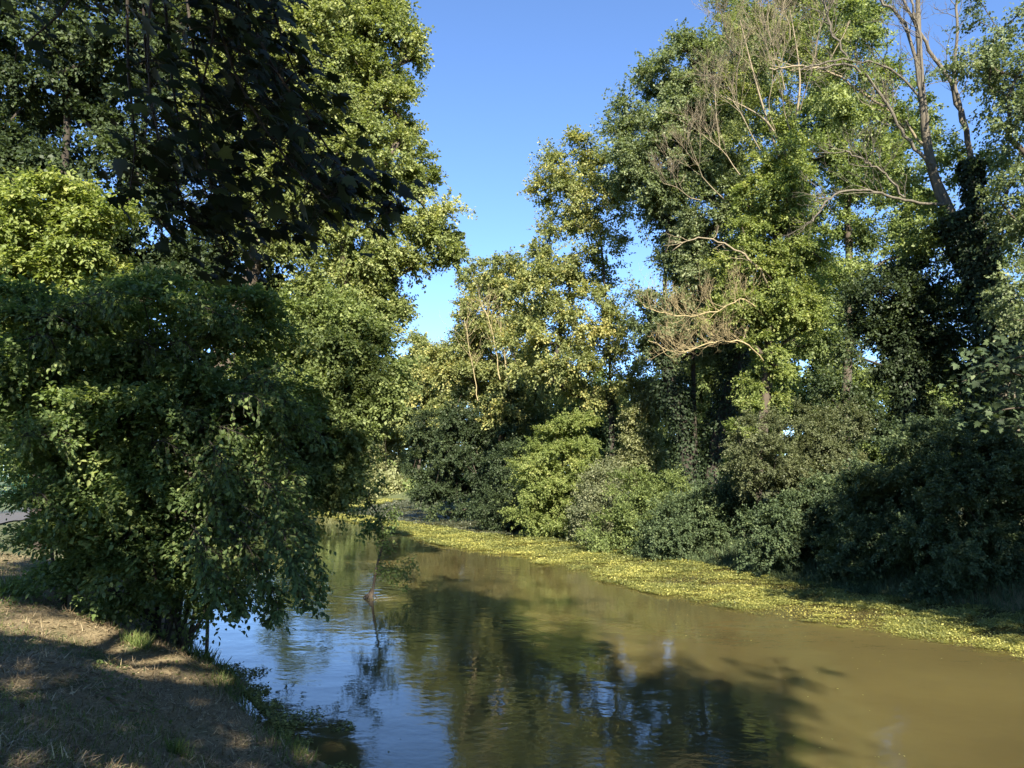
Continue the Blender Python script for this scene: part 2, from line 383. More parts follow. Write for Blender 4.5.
def twiggy(T, p, d, L, r, depth, nb=4, spread=.55, lift=.1, k=4, seg=5):
    """bare recursive branching"""
    pts = [np.array(p)]; dd = nrm(np.array(d, float))
    for q in range(seg):
        dd = nrm(dd + rng.normal(size=3) * .20 + np.array([0, 0, lift * .35])); pts.append(pts[-1] + dd * L / seg)
    rr = np.linspace(r, r * .45, seg + 1); T.add(pts, rr, k if r > .02 else 3)
    if depth <= 0: return
    for q in range(nb):
        t = rng.uniform(.3, 1.0); i_ = min(int(t * seg), seg - 1)
        nd_ = nrm(nrm(pts[i_ + 1] - pts[i_]) + rng.normal(size=3) * spread + np.array([0, 0, lift]))
        twiggy(T, pts[i_ + 1], nd_, L * rng.uniform(.4, .7), r * .55, depth - 1, nb, spread, lift, k, max(3, seg - 1))
def dead_limb(root, name, pix, Y, r0, r1, mat, sub=14, L=1.2, depth=2, spread=.6, lift=.25, nb=3, tr=.016):
    pts = [at(*(p if len(p) == 3 else (*p, Y))) for p in pix]
    tl = trunkline(pts[0], pts[1:], 6); tl += rng.normal(size=tl.shape) * .03
    T = Tubes(); T.add(tl, np.linspace(r0, r1, len(tl)), 7)
    for q in range(sub):
        i_ = int(rng.uniform(.25, 1) * (len(tl) - 2)); d = nrm(tl[i_ + 1] - tl[i_])
        twiggy(T, tl[i_], nrm(d + rng.normal(size=3) * spread + np.array([0, 0, lift])), L * rng.uniform(.6, 1.3), tr, depth, nb, spread, lift)
    return T.build(name, M[mat], root), tl

# ================================================================== RIGHT BANK TREES
GR = 'trees on the right bank'
# yellowing poplar, slim and see-through
rt, C, U = pxtree('poplar_tree', 'slim see-through tree with yellowing leaves and thin dark trunk, left of the grey-green tree', 'tree', 38,
   [(612, 500), (611, 400), (606, 300), (596, 200), (585, 150)],
   [(572, 170, 34, 32), (560, 205, 34, 36), (600, 190, 30, 40), (565, 250, 38, 34), (602, 262, 26, 36), (632, 350, 18, 24), (622, 305, 16, 18), (618, 200, 14, 22), (545, 300, 36, 34), (585, 320, 40, 34), (612, 335, 24, 28), (562, 365, 38, 28), (600, 380, 40, 26), (535, 345, 30, 30)],
   .21, 150, 26000, .15, .75, 'yellow', group=GR, bark='darkbark', shell=.3, twigs=14)
ivy_on(rt, trunkline(gz(at(612, 500, 38)), [at(611, 400, 38), at(606, 300, 38)]), (.28, .22), 2600, .12)
# pale yellow tree further off, leaning with dead stems
rt, C, U = pxtree('yellowing_tree', 'pale yellow-green tree with bare pink-brown dead stems at its middle, overhanging the river bend', 'tree', 50,
   [(500, 500), (498, 420), (490, 340), (488, 280)],
   [(495, 275, 30, 24), (480, 315, 26, 22), (520, 300, 30, 34), (462, 355, 26, 20), (500, 350, 40, 34), (525, 380, 36, 30), (470, 385, 34, 24), (515, 410, 34, 26), (440, 372, 20, 24)],
   .30, 120, 30000, .18, 1.0, 'yellow', group=GR, shell=.3)
for pts in ([(500, 380), (492, 330), (480, 300)], [(478, 400), (470, 350), (464, 318)], [(510, 390), (503, 350), (500, 322)]):
    dead_limb(rt, 'dead_stem', pts, 46.5, .03, .012, 'rust', 14, 1.6, 1)
# far lit poplar just left of it
# big dense grey-green tree, two ivy clad trunks in a V
rt, C, U = pxtree('willow_tree', 'tall dense grey-green tree whose ivy-clad trunks lean apart in a V', 'tree', 34,
   [(692, 485), (682, 430), (668, 370), (665, 280), (675, 160)],
   [(682, 70, 34, 30), (660, 105, 40, 34), (705, 95, 45, 40), (636, 150, 36, 32), (680, 160, 50, 44), (720, 150, 40, 40), (662, 190, 26, 26), (700, 215, 50, 44),
    (690, 255, 26, 34), (715, 280, 40, 36), (672, 305, 24, 28), (700, 330, 40, 30), (735, 60, 36, 40), (643, 180, 22, 22), (655, 335, 24, 24), (650, 292, 16, 18)],
   .42, 260, 75000, .135, .85, 'blue', group=GR, bark='darkbark', shell=.35)
l1 = trunkline(gz(at(692, 500, 34)), [at(682, 430, 34), at(668, 370, 34), at(662, 300, 34)])
T = Tubes(); l2 = trunkline(gz(at(704, 500, 34)), [at(722, 420, 34), at(740, 350, 34), at(745, 270, 34)]); T.add(l2, np.linspace(.36, .16, len(l2)), 7)
l3 = trunkline(gz(at(697, 500, 34)), [at(694, 420, 34), at(693, 330, 34)]); T.add(l3, np.linspace(.14, .08, len(l3)), 6)
T.build('trunk', M['darkbark'], rt)
ivy_on(rt, l1, (.5, .8), 9000, .13); ivy_on(rt, l2, (.55, .8), 8000, .13)
# tall tree bare at the top with pale twigs, climber on it bright green
rt, C, U = pxtree('climber_clad_tree', 'tree hung with bright yellow-green climber, bare pale twigs sticking out above it', 'tree', 30,
   [(752, 490), (765, 400), (772, 300), (778, 200), (790, 100), (796, 20)],
   [(783, 150, 26, 26), (778, 195, 34, 34), (770, 240, 38, 34), (795, 250, 30, 40), (760, 285, 38, 26), (785, 310, 36, 30), (755, 205, 22, 24), (735, 262, 20, 14), (742, 310, 26, 18), (716, 322, 14, 12), (768, 345, 26, 24), (770, 385, 20, 20)],
   .32, 150, 38000, .12, .55, 'bright', group=GR, shell=.3, droop=.4)
T = Tubes()
for (px, py, dx, dz, L) in [(790, 130, -.25, 1, 3.2), (775, 130, -.55, .9, 3.0), (800, 110, .1, 1, 3.4), (760, 150, -.8, .8, 2.8), (785, 90, -.3, 1, 3), (740, 175, -.9, .6, 2.2),
                        (770, 60, -.4, 1, 2.6), (810, 70, .2, 1, 2.8), (745, 120, -.6, 1, 2.4), (725, 200, -1, .5, 2.2), (760, 90, -.6, .9, 2.6), (720, 150, -.6, .9, 2.2), (790, 40, -.2, 1, 2.6), (830, 60, .2, 1, 2.4), (700, 200, -.9, .5, 1.8)]:
    p = at(px, py, 29.4 + rng.uniform(-.8, .3)); twiggy(T, p, (dx, -.35, dz), L, .024, 3, 6, .38, .28)
for pts in ([(788, 160), (765, 120), (720, 95)], [(792, 140), (800, 80), (790, 10)], [(780, 160), (758, 90), (740, 20)]):
    l_ = trunkline(at(*pts[0], 29.8), [at(*q, 29.3) for q in pts[1:]]); T.add(l_, np.linspace(.06, .02, len(l_)), 5)
T.build('bare_twigs', M['palebark'], rt)
# dead hanging limbs in front: dense spray of reddish-tan twigs
for nm, pix, lf, rg in [('dead_branch', [(776, 330, 30.2), (745, 300), (715, 312), (680, 316), (643, 305)], .6, 0), ('dead_branch', [(776, 380, 30.2), (748, 345), (715, 342), (680, 352), (648, 340)], .35, 0)]:
    dead_limb(rt, nm, pix, 28.6, .036, .012, 'rust', 44, .85, 2, .85, lf, 4, .0115)
dead_limb(rt, 'dead_branch', [(776, 310, 30.2), (760, 270), (735, 250), (700, 238), (672, 250)], 28.9, .05, .02, 'palebark', 10, .8, 1, .6, .1, 3)
# a mass of small shoots (half-leafy) over the shoulder
E = px2ell([(735, 40, 36, 34), (775, 50, 40, 44), (815, 40, 36, 40), (720, 110, 34, 36), (760, 110, 34, 36), (800, 100, 30, 40)], 30.5)
C, U = clumps_in(E, 90, .3)
leaf_mesh('sparse_crown', L4, *foliage(C, U, .7, 34000, .085, twigs=14), M['tall'], rt)

# backing green trees
rt, C, U = pxtree('green_tree', 'tall full green tree behind the bare pale twigs, ragged with small gaps of sky', 'tree', 39,
   [(845, 500), (846, 400), (850, 300), (846, 180), (840, 80)],
   [(770, 20, 50, 50), (830, 20, 55, 50), (740, 50, 36, 40), (850, 80, 46, 44), (800, 100, 50, 50), (860, 150, 44, 44), (815, 180, 50, 44), (880, 215, 44, 36), (830, 250, 44, 34), (790, 285, 40, 40), (810, 335, 40, 26), (790, -40, 60, 40), (850, -50, 50, 40), (905, 160, 34, 40), (895, 95, 26, 34), (935, 230, 34, 36), (880, 40, 20, 30)],
   .34, 260, 70000, .15, .95, 'mid', group=GR, shell=.35)
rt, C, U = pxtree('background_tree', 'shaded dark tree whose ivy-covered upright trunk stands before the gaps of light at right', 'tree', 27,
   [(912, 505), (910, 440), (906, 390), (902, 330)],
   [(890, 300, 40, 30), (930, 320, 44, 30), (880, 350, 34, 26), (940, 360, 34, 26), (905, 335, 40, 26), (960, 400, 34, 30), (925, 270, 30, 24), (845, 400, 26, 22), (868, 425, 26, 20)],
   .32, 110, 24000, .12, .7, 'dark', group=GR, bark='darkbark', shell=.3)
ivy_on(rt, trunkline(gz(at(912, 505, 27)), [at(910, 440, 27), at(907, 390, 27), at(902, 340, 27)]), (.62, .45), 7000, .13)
# leaning half-dead tree, forked, on the right
b0 = gz(at(1018, 480, 25)); line = trunkline(b0, [at(1005, 380, 25), at(985, 290, 25), at(950, 215, 25), at(930, 160, 25), at(921, 80, 25), at(917, -20, 25)])
rt = empty('dying_tree', b0); tag(rt, 'half-dead leaning tree, bare grey forked branches against the sky, ivy on its trunk', 'tree', GR)
T = Tubes(); T.add(line, np.linspace(.34, .06, len(line)), 9, .04)
T.build('trunk', M['greybark'], rt)
limbs = [[(985, 290), (975, 200), (966, 130), (945, 75), (915, 25), (895, -30)], [(966, 130), (955, 90), (956, 20), (960, -40)], [(925, 130), (920, 40), (905, -20)], [(922, 95), (905, 25), (880, 0), (860, -20)],
         [(945, 205), (905, 200), (870, 190), (835, 195), (812, 222)], [(932, 165), (905, 135), (880, 95), (850, 65), (815, 70)], [(928, 150), (900, 118), (860, 92), (820, 68), (770, 68)],
         [(921, 100), (890, 70), (845, 60), (800, 70)], [(985, 255), (1000, 215), (1010, 180)], [(850, 65), (832, 30), (822, 0)], [(905, 200), (885, 175), (862, 160), (845, 150)]]
for k_, lm in enumerate(limbs):
    r0_ = [.13, .07, .05, .065, .05, .06, .05, .04, .05, .035, .035][k_]
    dead_limb(rt, 'bare_branch', lm, 25 - .25 * (k_ % 3), r0_, .03, 'greybark' if k_ not in (6,) else 'palebark', 14, 1.0, 2, .5, .2, 3, .018)
ivy_on(rt, line[:22], (.75, .5), 16000, .13); ivy_on(rt, trunkline(at(990, 300, 25), [at(977, 220, 25), at(970, 160, 25)]), (.5, .3), 5000, .13)
E = px2ell([(975, 165, 30, 24), (950, 150, 20, 16), (1000, 230, 30, 30), (940, 200, 22, 18), (925, 230, 24, 26), (960, 245, 24, 24), (905, 245, 22, 20), (880, 160, 18, 14), (850, 20, 30, 30), (830, 90, 34, 24), (870, 120, 26, 20), (895, 175, 24, 16), (930, 110, 10, 20)], 25.5)
C, U = clumps_in(E, 95, .3)
leaf_mesh('crown', L4, *foliage(C, U, .6, 30000, .095, tbias=.15), M['mid'], rt)
# right-edge tree with bluish leaves and gaps
rt, C, U = pxtree('willow_tree', 'loose bluish-green tree cut by the right edge of the photo, sky showing between its twigs', 'tree', 22,
   [(1120, 500), (1100, 380), (1085, 250), (1075, 120)],
   [(1000, 20, 40, 26), (1040, 60, 50, 40), (975, 60, 26, 20), (1030, 120, 50, 30), (1040, 200, 50, 40), (1010, 90, 26, 22), (1100, 100, 60, 80), (1090, 220, 60, 60), (1015, 165, 26, 20), (1040, 290, 50, 40)],
   .30, 130, 22000, .11, .65, 'blue', group=GR, shell=.35, twigs=14)
# trees further behind on the right bank
BG = 'background trees behind the right bank'
for (lab, Y, tx, bl, n, mt) in [
   ('sunlit pale willow seen in the gap between the thin dark trunk and the V trunks', 37, 640, [(642, 430, 15, 30), (640, 458, 20, 16), (650, 400, 10, 18), (636, 470, 20, 12)], 12000, 'far'),
   ('background tree behind the V-shaped ivy trunks, dark green', 52, 700, [(690, 420, 40, 50), (735, 400, 50, 60), (740, 330, 40, 60), (700, 350, 30, 50)], 26000, 'mid'),
   ('background tree seen through the gaps left of the upright ivy-covered trunk', 55, 830, [(790, 380, 60, 50), (850, 420, 50, 50), (815, 310, 44, 44), (880, 455, 30, 26)], 34000, 'mid'),
   ('background tree between the upright ivy-covered trunk and the right edge', 50, 960, [(960, 420, 60, 60), (1010, 350, 50, 70), (950, 330, 34, 40), (1050, 420, 60, 80), (930, 470, 50, 40), (1030, 260, 40, 50)], 36000, 'mid'),
   ('background tree filling in behind the slim yellowing tree', 56, 560, [(545, 400, 44, 44), (590, 420, 40, 40), (560, 450, 60, 34)], 22000, 'mid')]:
    pxtree('background_tree', lab, 'tree', Y, [(tx, 500), (tx + 3, 440), (tx, 390)], bl, .3 if Y > 40 else .1, 90, n, .21 if Y > 40 else .13, 1.15 if Y > 40 else .5, mt, group=BG, shell=.3)
# dark tree overhanging the bend
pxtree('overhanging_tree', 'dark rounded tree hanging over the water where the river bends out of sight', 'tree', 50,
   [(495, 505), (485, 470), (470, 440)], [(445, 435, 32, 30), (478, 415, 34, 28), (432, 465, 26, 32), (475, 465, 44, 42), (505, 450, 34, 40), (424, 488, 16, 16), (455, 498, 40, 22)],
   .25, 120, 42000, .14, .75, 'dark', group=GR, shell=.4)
def wood(name, lab, rows, n, ls, cs, mat, nc=400):
    E = []
    for (px, py, rx, ry, Y) in rows:
        c = at(px, py, Y); k_ = Y / FPX; E.append([*c, rx * k_, rx * k_ * .8, ry * k_])
    C, U = clumps_in(np.array(E), nc, .5)
    o = leaf_mesh(name, L4, *foliage(C, U, cs, n, ls, twigs=20), M[mat]); tag(o, lab, 'woodland', kind='stuff')
wood('distant_wood', 'mass of woodland behind the right bank trees', [(x, 440 + 30 * math.sin(x), 60, 62, 74 + 5 * math.cos(x)) for x in range(530, 1200, 40)] + [(x, 395 + 22 * math.sin(x * 2), 44, 40, 80) for x in range(560, 1200, 50)] + [(x, 470, 34, 26, 68) for x in range(440, 1200, 30)], 210000, .34, 1.7, 'mid', 760)
wood('distant_wood', 'mass of woodland behind the left bank', [(x, 430 + 20 * math.sin(x), 60, 80, 62 + 5 * math.cos(x)) for x in range(-160, 200, 36)] + [(x, 466, 36, 34, 62) for x in range(200, 350, 30)] + [(x, 330 + 20 * math.sin(x * 2), 54, 60, 66) for x in range(-160, 150, 45)], 130000, .32, 1.6, 'mid', 500)
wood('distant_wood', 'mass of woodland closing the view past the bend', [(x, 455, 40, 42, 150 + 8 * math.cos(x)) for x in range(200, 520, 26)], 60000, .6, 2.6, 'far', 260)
# ================================================================== FAR TREES PAST THE BEND
FT = 'far sunlit trees past the bend'
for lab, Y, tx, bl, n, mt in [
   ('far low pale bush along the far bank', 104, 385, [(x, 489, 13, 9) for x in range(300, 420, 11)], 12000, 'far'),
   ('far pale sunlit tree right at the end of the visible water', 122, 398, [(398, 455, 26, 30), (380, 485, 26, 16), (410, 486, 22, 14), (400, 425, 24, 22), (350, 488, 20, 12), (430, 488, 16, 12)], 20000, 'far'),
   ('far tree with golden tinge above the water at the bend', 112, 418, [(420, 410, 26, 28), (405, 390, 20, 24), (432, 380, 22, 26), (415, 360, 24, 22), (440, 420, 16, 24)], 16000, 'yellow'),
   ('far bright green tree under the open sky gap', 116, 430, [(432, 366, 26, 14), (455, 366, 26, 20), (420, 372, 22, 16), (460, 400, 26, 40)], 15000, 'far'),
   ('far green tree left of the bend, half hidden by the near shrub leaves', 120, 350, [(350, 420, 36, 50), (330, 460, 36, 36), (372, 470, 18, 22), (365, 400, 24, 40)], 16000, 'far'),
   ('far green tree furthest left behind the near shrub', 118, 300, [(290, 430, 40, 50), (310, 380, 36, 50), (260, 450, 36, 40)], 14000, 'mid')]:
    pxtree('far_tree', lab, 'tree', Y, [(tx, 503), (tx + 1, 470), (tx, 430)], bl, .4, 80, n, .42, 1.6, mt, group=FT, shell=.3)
# ================================================================== RIGHT BANK SHRUBS
SG = 'shrubs along the right bank'
for lab, Y, x, bl, n, ls, mt in [
   ('large dark shrub at the right edge of the photo, tallest of the bank shrubs', 18.5, 985, [(985, 500, 60, 50), (1020, 450, 50, 50), (1030, 540, 60, 50), (950, 540, 50, 44), (1000, 570, 50, 34), (965, 455, 36, 34)], 42000, .085, 'bramble'),
   ('dark round shrub beside the largest one at the right edge', 20.5, 890, [(890, 510, 44, 44), (870, 550, 44, 34), (915, 555, 44, 34), (905, 470, 36, 34), (935, 500, 30, 40), (930, 440, 30, 26)], 32000, .09, 'bramble'),
   ('broad low dark bramble thicket in the middle of the right bank', 23.5, 810, [(810, 530, 46, 36), (775, 540, 40, 30), (845, 545, 36, 30), (830, 510, 36, 26), (860, 500, 24, 34)], 28000, .09, 'bramble'),
   ('olive-brown feathery shrub rising above the dark brambles', 25.5, 795, [(795, 440, 36, 34), (770, 470, 34, 32), (825, 470, 34, 34), (840, 430, 24, 26), (800, 490, 40, 26), (752, 440, 16, 22)], 30000, .08, 'olive'),
   ('dark bramble mound below the V-shaped ivy trunks', 28, 715, [(715, 520, 46, 30), (680, 530, 36, 26), (745, 530, 34, 30), (720, 495, 40, 22), (745, 495, 20, 22)], 26000, .10, 'bramble'),
   ('low dark green shrub right of the pale shrub', 30.5, 648, [(650, 515, 30, 28), (665, 495, 24, 20), (640, 530, 24, 16), (630, 490, 16, 18)], 15000, .10, 'mid'),
   ('narrow pale grey-green shrub at the water edge', 32.5, 600, [(598, 505, 18, 28), (592, 530, 16, 14), (608, 528, 14, 14), (605, 485, 14, 18)], 11000, .10, 'pale'),
   ('bright sunlit green shrub under the slim yellowing tree', 36, 558, [(560, 460, 34, 32), (545, 495, 30, 28), (578, 490, 26, 26), (560, 520, 34, 16), (535, 475, 20, 22), (575, 435, 24, 20)], 26000, .11, 'bright'),
   ('dark green shrub left of the bright sunlit one', 41, 515, [(515, 490, 26, 26), (500, 510, 26, 16), (530, 510, 22, 16), (510, 465, 22, 22)], 15000, .12, 'dark')]:
    if x > 640:
        row = float(np.interp(x, [640, 700, 850, 985], [551, 562, 590, 607])) + 2; Y *= .955; bl = bl + [(x - 34, row - 14, 40, 20), (x + 8, row - 10, 44, 18), (x + 48, row - 10, 36, 20)]
    pxshrub(lab, Y, x, bl, 100, int(n * 1.35), ls * .85, .52 * (Y / 24) ** .3, mt, group=SG, shell=.45, tonevar=.2)
# lit leafy sprays standing out in front of the dark brambles
for lab, Y, x, bl, n, mt in [('small sunlit leafy shoot among the dark brambles', 23, 787, [(788, 520, 12, 14), (784, 540, 9, 12), (796, 505, 8, 10)], 1900, 'pale'),
                             ('short bright shrub tip below the bare-twigged tree', 26, 742, [(752, 400, 10, 14), (742, 430, 12, 16), (735, 455, 10, 10)], 1800, 'bright'),]:
    pxshrub(lab, Y, x, bl, 14, n, .10, .25, mt, group='sunlit shoots in the brambles', shell=.2)

# ================================================================== LEFT BANK
GL = 'trees on the left bank'
pxtree('tall_tree', 'tall sunlit tree rising beyond the near shrub, its right side standing against the sky', 'tree', 18,
   [(165, 520), (205, 400), (250, 280), (280, 150), (300, 20), (310, -80)],
   [(345, 20, 52, 44), (385, 45, 36, 36), (330, 90, 60, 46), (385, 110, 34, 34), (375, 160, 50, 34), (325, 180, 56, 50), (420, 225, 34, 24), (380, 235, 50, 40), (436, 250, 28, 20), (458, 262, 14, 10), (440, 222, 22, 18), (390, 278, 30, 22), (402, 300, 20, 14), (425, 190, 16, 14), (340, 270, 56, 50),
    (290, 60, 50, 60), (280, 200, 50, 60), (340, -40, 60, 50), (300, -120, 70, 60), (240, 0, 50, 70), (375, 320, 32, 34), (330, 330, 40, 34), (240, 120, 50, 60), (390, -20, 20, 26), (340, 300, 46, 40)],
   .40, 420, 150000, .085, .50, 'tall', group=GL, shell=.45, twigs=20)
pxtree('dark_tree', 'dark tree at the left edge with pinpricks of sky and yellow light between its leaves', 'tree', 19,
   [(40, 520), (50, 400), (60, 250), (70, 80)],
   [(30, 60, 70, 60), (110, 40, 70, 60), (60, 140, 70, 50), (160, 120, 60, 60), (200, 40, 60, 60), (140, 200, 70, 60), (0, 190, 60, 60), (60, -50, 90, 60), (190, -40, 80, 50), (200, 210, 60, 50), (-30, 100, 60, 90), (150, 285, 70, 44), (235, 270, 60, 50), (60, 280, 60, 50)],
   .35, 230, 52000, .13, .7, 'dark', group=GL, bark='darkbark', shell=.4, twigs=16)  # dark leaf colour stands in for the shade on this tree
pxshrub('leafy shrub beyond the near one on the left, lit in patches, overhanging the water', 15.5, 155,
   [(330, 340, 50, 40), (365, 370, 34, 32), (300, 400, 56, 46), (345, 425, 36, 34), (322, 468, 36, 28), (352, 478, 14, 14), (280, 340, 40, 40), (250, 430, 50, 60), (385, 395, 16, 18), (300, 490, 36, 24)],
   230, 66000, .080, .40, 'mid', cat='shrub', group='shrubs on the left bank', shell=.4, twigs=20)
# upper lit foliage at left edge
pxtree('young_tree', 'young tree with bright yellow-green leaves catching the sun at the left edge', 'tree', 13.5,
   [(75, 545), (70, 460), (50, 350), (40, 290)],
   [(30, 215, 50, 36), (75, 245, 40, 30), (25, 285, 56, 36), (90, 285, 36, 26), (-20, 240, 50, 50), (50, 320, 50, 30), (60, 190, 34, 22), (100, 225, 30, 22)],
   .12, 120, 17000, .10, .38, 'bright', tpl=L6, group=GL, shell=.35, flat=.35, up=1.4, twigs=14)
# big near shrub
rt, C, U = make_tree('near_shrub', 'big dark shrub in the left foreground, its arching leafy branches hanging over the water', 'shrub',
   gz(at(160, 560, 12.3)), trunkline(gz(at(160, 560, 12.3)), [at(165, 480, 12.2), at(170, 400, 12)], 5), .12,
   px2ell([(60, 350, 80, 50), (150, 320, 80, 40), (225, 318, 56, 34), (100, 430, 90, 56), (180, 400, 80, 50), (232, 430, 46, 46), (120, 510, 70, 50), (190, 490, 66, 50), (225, 505, 40, 40), (150, 555, 50, 34),
            (262, 490, 30, 26), (268, 385, 30, 16), (282, 428, 28, 14), (250, 545, 26, 22), (30, 395, 50, 46), (120, 570, 40, 26), (190, 588, 34, 20), (145, 590, 34, 18), (228, 575, 24, 22), (20, 340, 60, 50), (80, 540, 34, 40), (290, 462, 20, 12), (80, 490, 30, 50)], 11.6, 1.15),
   300, 70000, .082, .56, 'shrub', bark='darkbark', tpl=L6, group='shrubs on the left bank', shell=.3, dens=1.9, flat=.22, up=1.5, twigs=18, droop=.45, part=('stems', 'foliage'))
# several bare stems at its foot
T = Tubes()
for q in range(16):
    x = rng.uniform(55, 215); f = gz(at(x, 560, 12.4 + rng.uniform(-.8, 1.0))); T.add(trunkline(f, [f + [rng.normal() * .25, 0, 1.1], f + [rng.normal() * .5, -.2, 2.4]], 4), np.linspace(.035, .015, 9), 5)
T.build('stems', M['bark'], rt)
# long drooping sprays at the water side
T = Tubes(); LP = []; LA = []; LN = []
sprays = [[(255, 500), (300, 520), (318, 560), (320, 596)], [(240, 520), (285, 555), (300, 585), (305, 606)], [(230, 540), (262, 575), (275, 600), (268, 622)], [(260, 440), (300, 425), (335, 445)], [(210, 550), (235, 590), (240, 612)]]
for q in range(28):
    x0 = rng.uniform(190, 275); y0 = rng.uniform(430, 540) - (x0 - 190) * .2; dx = rng.uniform(12, 62); dy = rng.uniform(35, 95)
    x1 = min(x0 + dx, 330 - 40 * rng.random() ** 2); y1 = min(y0 + dy, 612); sprays.append([(x0, y0), (x0 + (x1 - x0) * .6, y0 + (y1 - y0) * .35), (x1, y1)])
for q in range(26):
    x0 = rng.uniform(20, 290); y0 = rng.uniform(290, 520); sprays.append([(x0, y0), (x0 + rng.uniform(10, 26), y0 - 4), (x0 + rng.uniform(30, 55), y0 + rng.uniform(8, 30))])
for pts in sprays:
    pts = [(p[0], p[1]) for p in pts]
    yy = rng.uniform(9.9, 11.2); l_ = trunkline(at(*pts[0], yy + .3), [at(*q, yy) for q in pts[1:]], 8); T.add(l_, np.linspace(.009, .0025, len(l_)), 4)
    for q in range(2, len(l_)):
        d = nrm(l_[q] - l_[q - 1])
        for s in range(3):
            sd = nrm(np.cross(d, rdir(1)[0])); L = rng.uniform(.1, .45) * (1.2 - q / len(l_)); tip = l_[q] + (sd + d * .7) * L + np.array([0, 0, -.12 * L])
            T.add([l_[q], tip], [.004, .002], 3)
            for u in np.linspace(.2, 1, 5):
                LP.append(l_[q] * (1 - u) + tip * u); LA.append(nrm(tip - l_[q]) + rng.normal(size=3) * .5 + [0, 0, -.4]); LN.append([rng.normal() * .4, rng.normal() * .4 - .2, 1])
T.build('arching_twigs', M['darkbark'], rt)
nL = len(LP); leaf_mesh('foliage', L6, np.array(LP), np.array(LA), nrm(np.array(LN)), .074 * rng.uniform(.6, 1.2, nL), np.clip(.5 + rng.normal(size=nL) * .25, 0, 1), M['shrub'], rt)

# sapling branch rooted in the water with ripples round it
s0 = atz(370, 598); Ys = s0[1]
rt = empty('sunken_branch', s0); tag(rt, 'thin leafy branch standing in the water by itself, ripples round its foot', 'branch')
T = Tubes(); main = trunkline(s0 + [0, 0, -.3], [at(376, 570, Ys), at(383, 540, Ys), at(378, 515, Ys), at(362, 494, Ys), at(352, 478, Ys)], 6)
T.add(main, np.linspace(.032, .010, len(main)), 7, .08)
T.add([s0 + [0, 0, -.15], s0 + [-.01, 0, .02], s0 + [.01, 0, .07], s0 + [.02, 0, .13], s0 + [.03, 0, .20]], [.08, .085, .065, .045, .025], 9, .22)
for a_ in (.3, 1.6, 2.9, 4.4): T.add([s0 + [0, 0, .12], s0 + [.12 * math.cos(a_), .12 * math.sin(a_), .05], s0 + [.2 * math.cos(a_), .2 * math.sin(a_), -.04]], [.02, .014, .008], 5, .1)
sides = [[(377, 572), (388, 568), (400, 570), (408, 580)], [(377, 574), (390, 577), (404, 585)], [(383, 545), (376, 530), (366, 522)], [(383, 535), (392, 522), (396, 510)], [(380, 520), (390, 510)], [(370, 502), (362, 510), (352, 512)], [(383, 550), (392, 545)],
         [(366, 497), (376, 488), (384, 478)], [(400, 570), (408, 562), (412, 568)], [(379, 522), (368, 530), (362, 536)]]
LP = []; LA = []
for pts in sides + [[(383, 548), (383, 530), (378, 515), (362, 494)]]:
    l_ = trunkline(at(*pts[0], Ys), [at(*q, Ys + rng.normal() * .12) for q in pts[1:]], 4); T.add(l_, np.linspace(.010, .003, len(l_)), 4)
    for q in range(len(l_)):
        for s in range(20 if l_[q][2] > 1.2 else 13): LP.append(l_[q] + rng.normal(size=3) * .085); LA.append(rdir(1)[0] + [0, 0, -.5])
T.build('stem', M['bark'], rt); nL = len(LP)
leaf_mesh('foliage', L6, np.array(LP), np.array(LA), nrm(rdir(nL) + [0, 0, .8]), .075 * rng.uniform(.6, 1.2, nL), np.clip(.45 + rng.normal(size=nL) * .3, 0, 1), M['shrub'], rt)

def g3(px, py):
    z = 1.0
    for _ in range(8):
        p = atz(px, py, z); z = .5 * z + .5 * max(0, float(height(p[0], p[1])))
    return [p[0], p[1], z]
def lit(a, b, r): p, q = g3(*a), g3(*b); LIT.append([p[0], p[1], q[0], q[1], r, (p[2] + q[2]) / 2])
lit((-30, 600), (50, 622), .60); lit((50, 622), (110, 648), .85); lit((110, 648), (180, 676), .75); lit((170, 612), (190, 640), .35); lit((50, 762), (110, 775), .25); lit((-10, 700), (8, 690), .15)
lit((95, 592), (145, 596), .22); lit((230, 650), (262, 650), .3); lit((0, 532), (8, 534), .2); lit((190, 690), (205, 700), .12)
for (px, py, Y, r) in [(20, 215, 13.4, 1.1), (75, 240, 13.4, .9), (30, 290, 13.4, .9), (290, 400, 11.5, .35), (262, 470, 11.3, .4), (300, 500, 11, .3), (200, 330, 11, .35), (120, 300, 11.3, .5), (330, 330, 15.5, .8), (300, 420, 15.5, .6), (345, 440, 15.5, .6), (225, 540, 10.8, .25), (150, 400, 10.8, .2), (290, 560, 10.5, .3)]:
    p = at(px, py, Y); LIT.append([p[0], p[1], p[0] + .1, p[1], r, p[2]])
for a_, b_, r_ in [((1020, 655), (870, 622), .6), ((870, 622), (700, 590), .9), ((700, 590), (600, 566), 1.3), ((600, 566), (500, 552), 1.6), ((500, 552), (380, 531), 1.8)]: lit(a_, b_, r_)
LIT += [[3.2, 6, 6.0, 12, 1.3, 0]]
for _ in range(26):
    x_ = rng.uniform(20, 300); p = at(x_, rng.uniform(270, 580), rng.uniform(10.4, 11.4)); LIT.append([p[0], p[1], p[0] + rng.uniform(.1, .5), p[1], rng.uniform(.10, .26), p[2]])
for _ in range(9):
    p = at(rng.uniform(215, 320), rng.uniform(430, 600), 10.6); LIT.append([p[0], p[1], p[0] + .3, p[1], rng.uniform(.15, .3), p[2]])
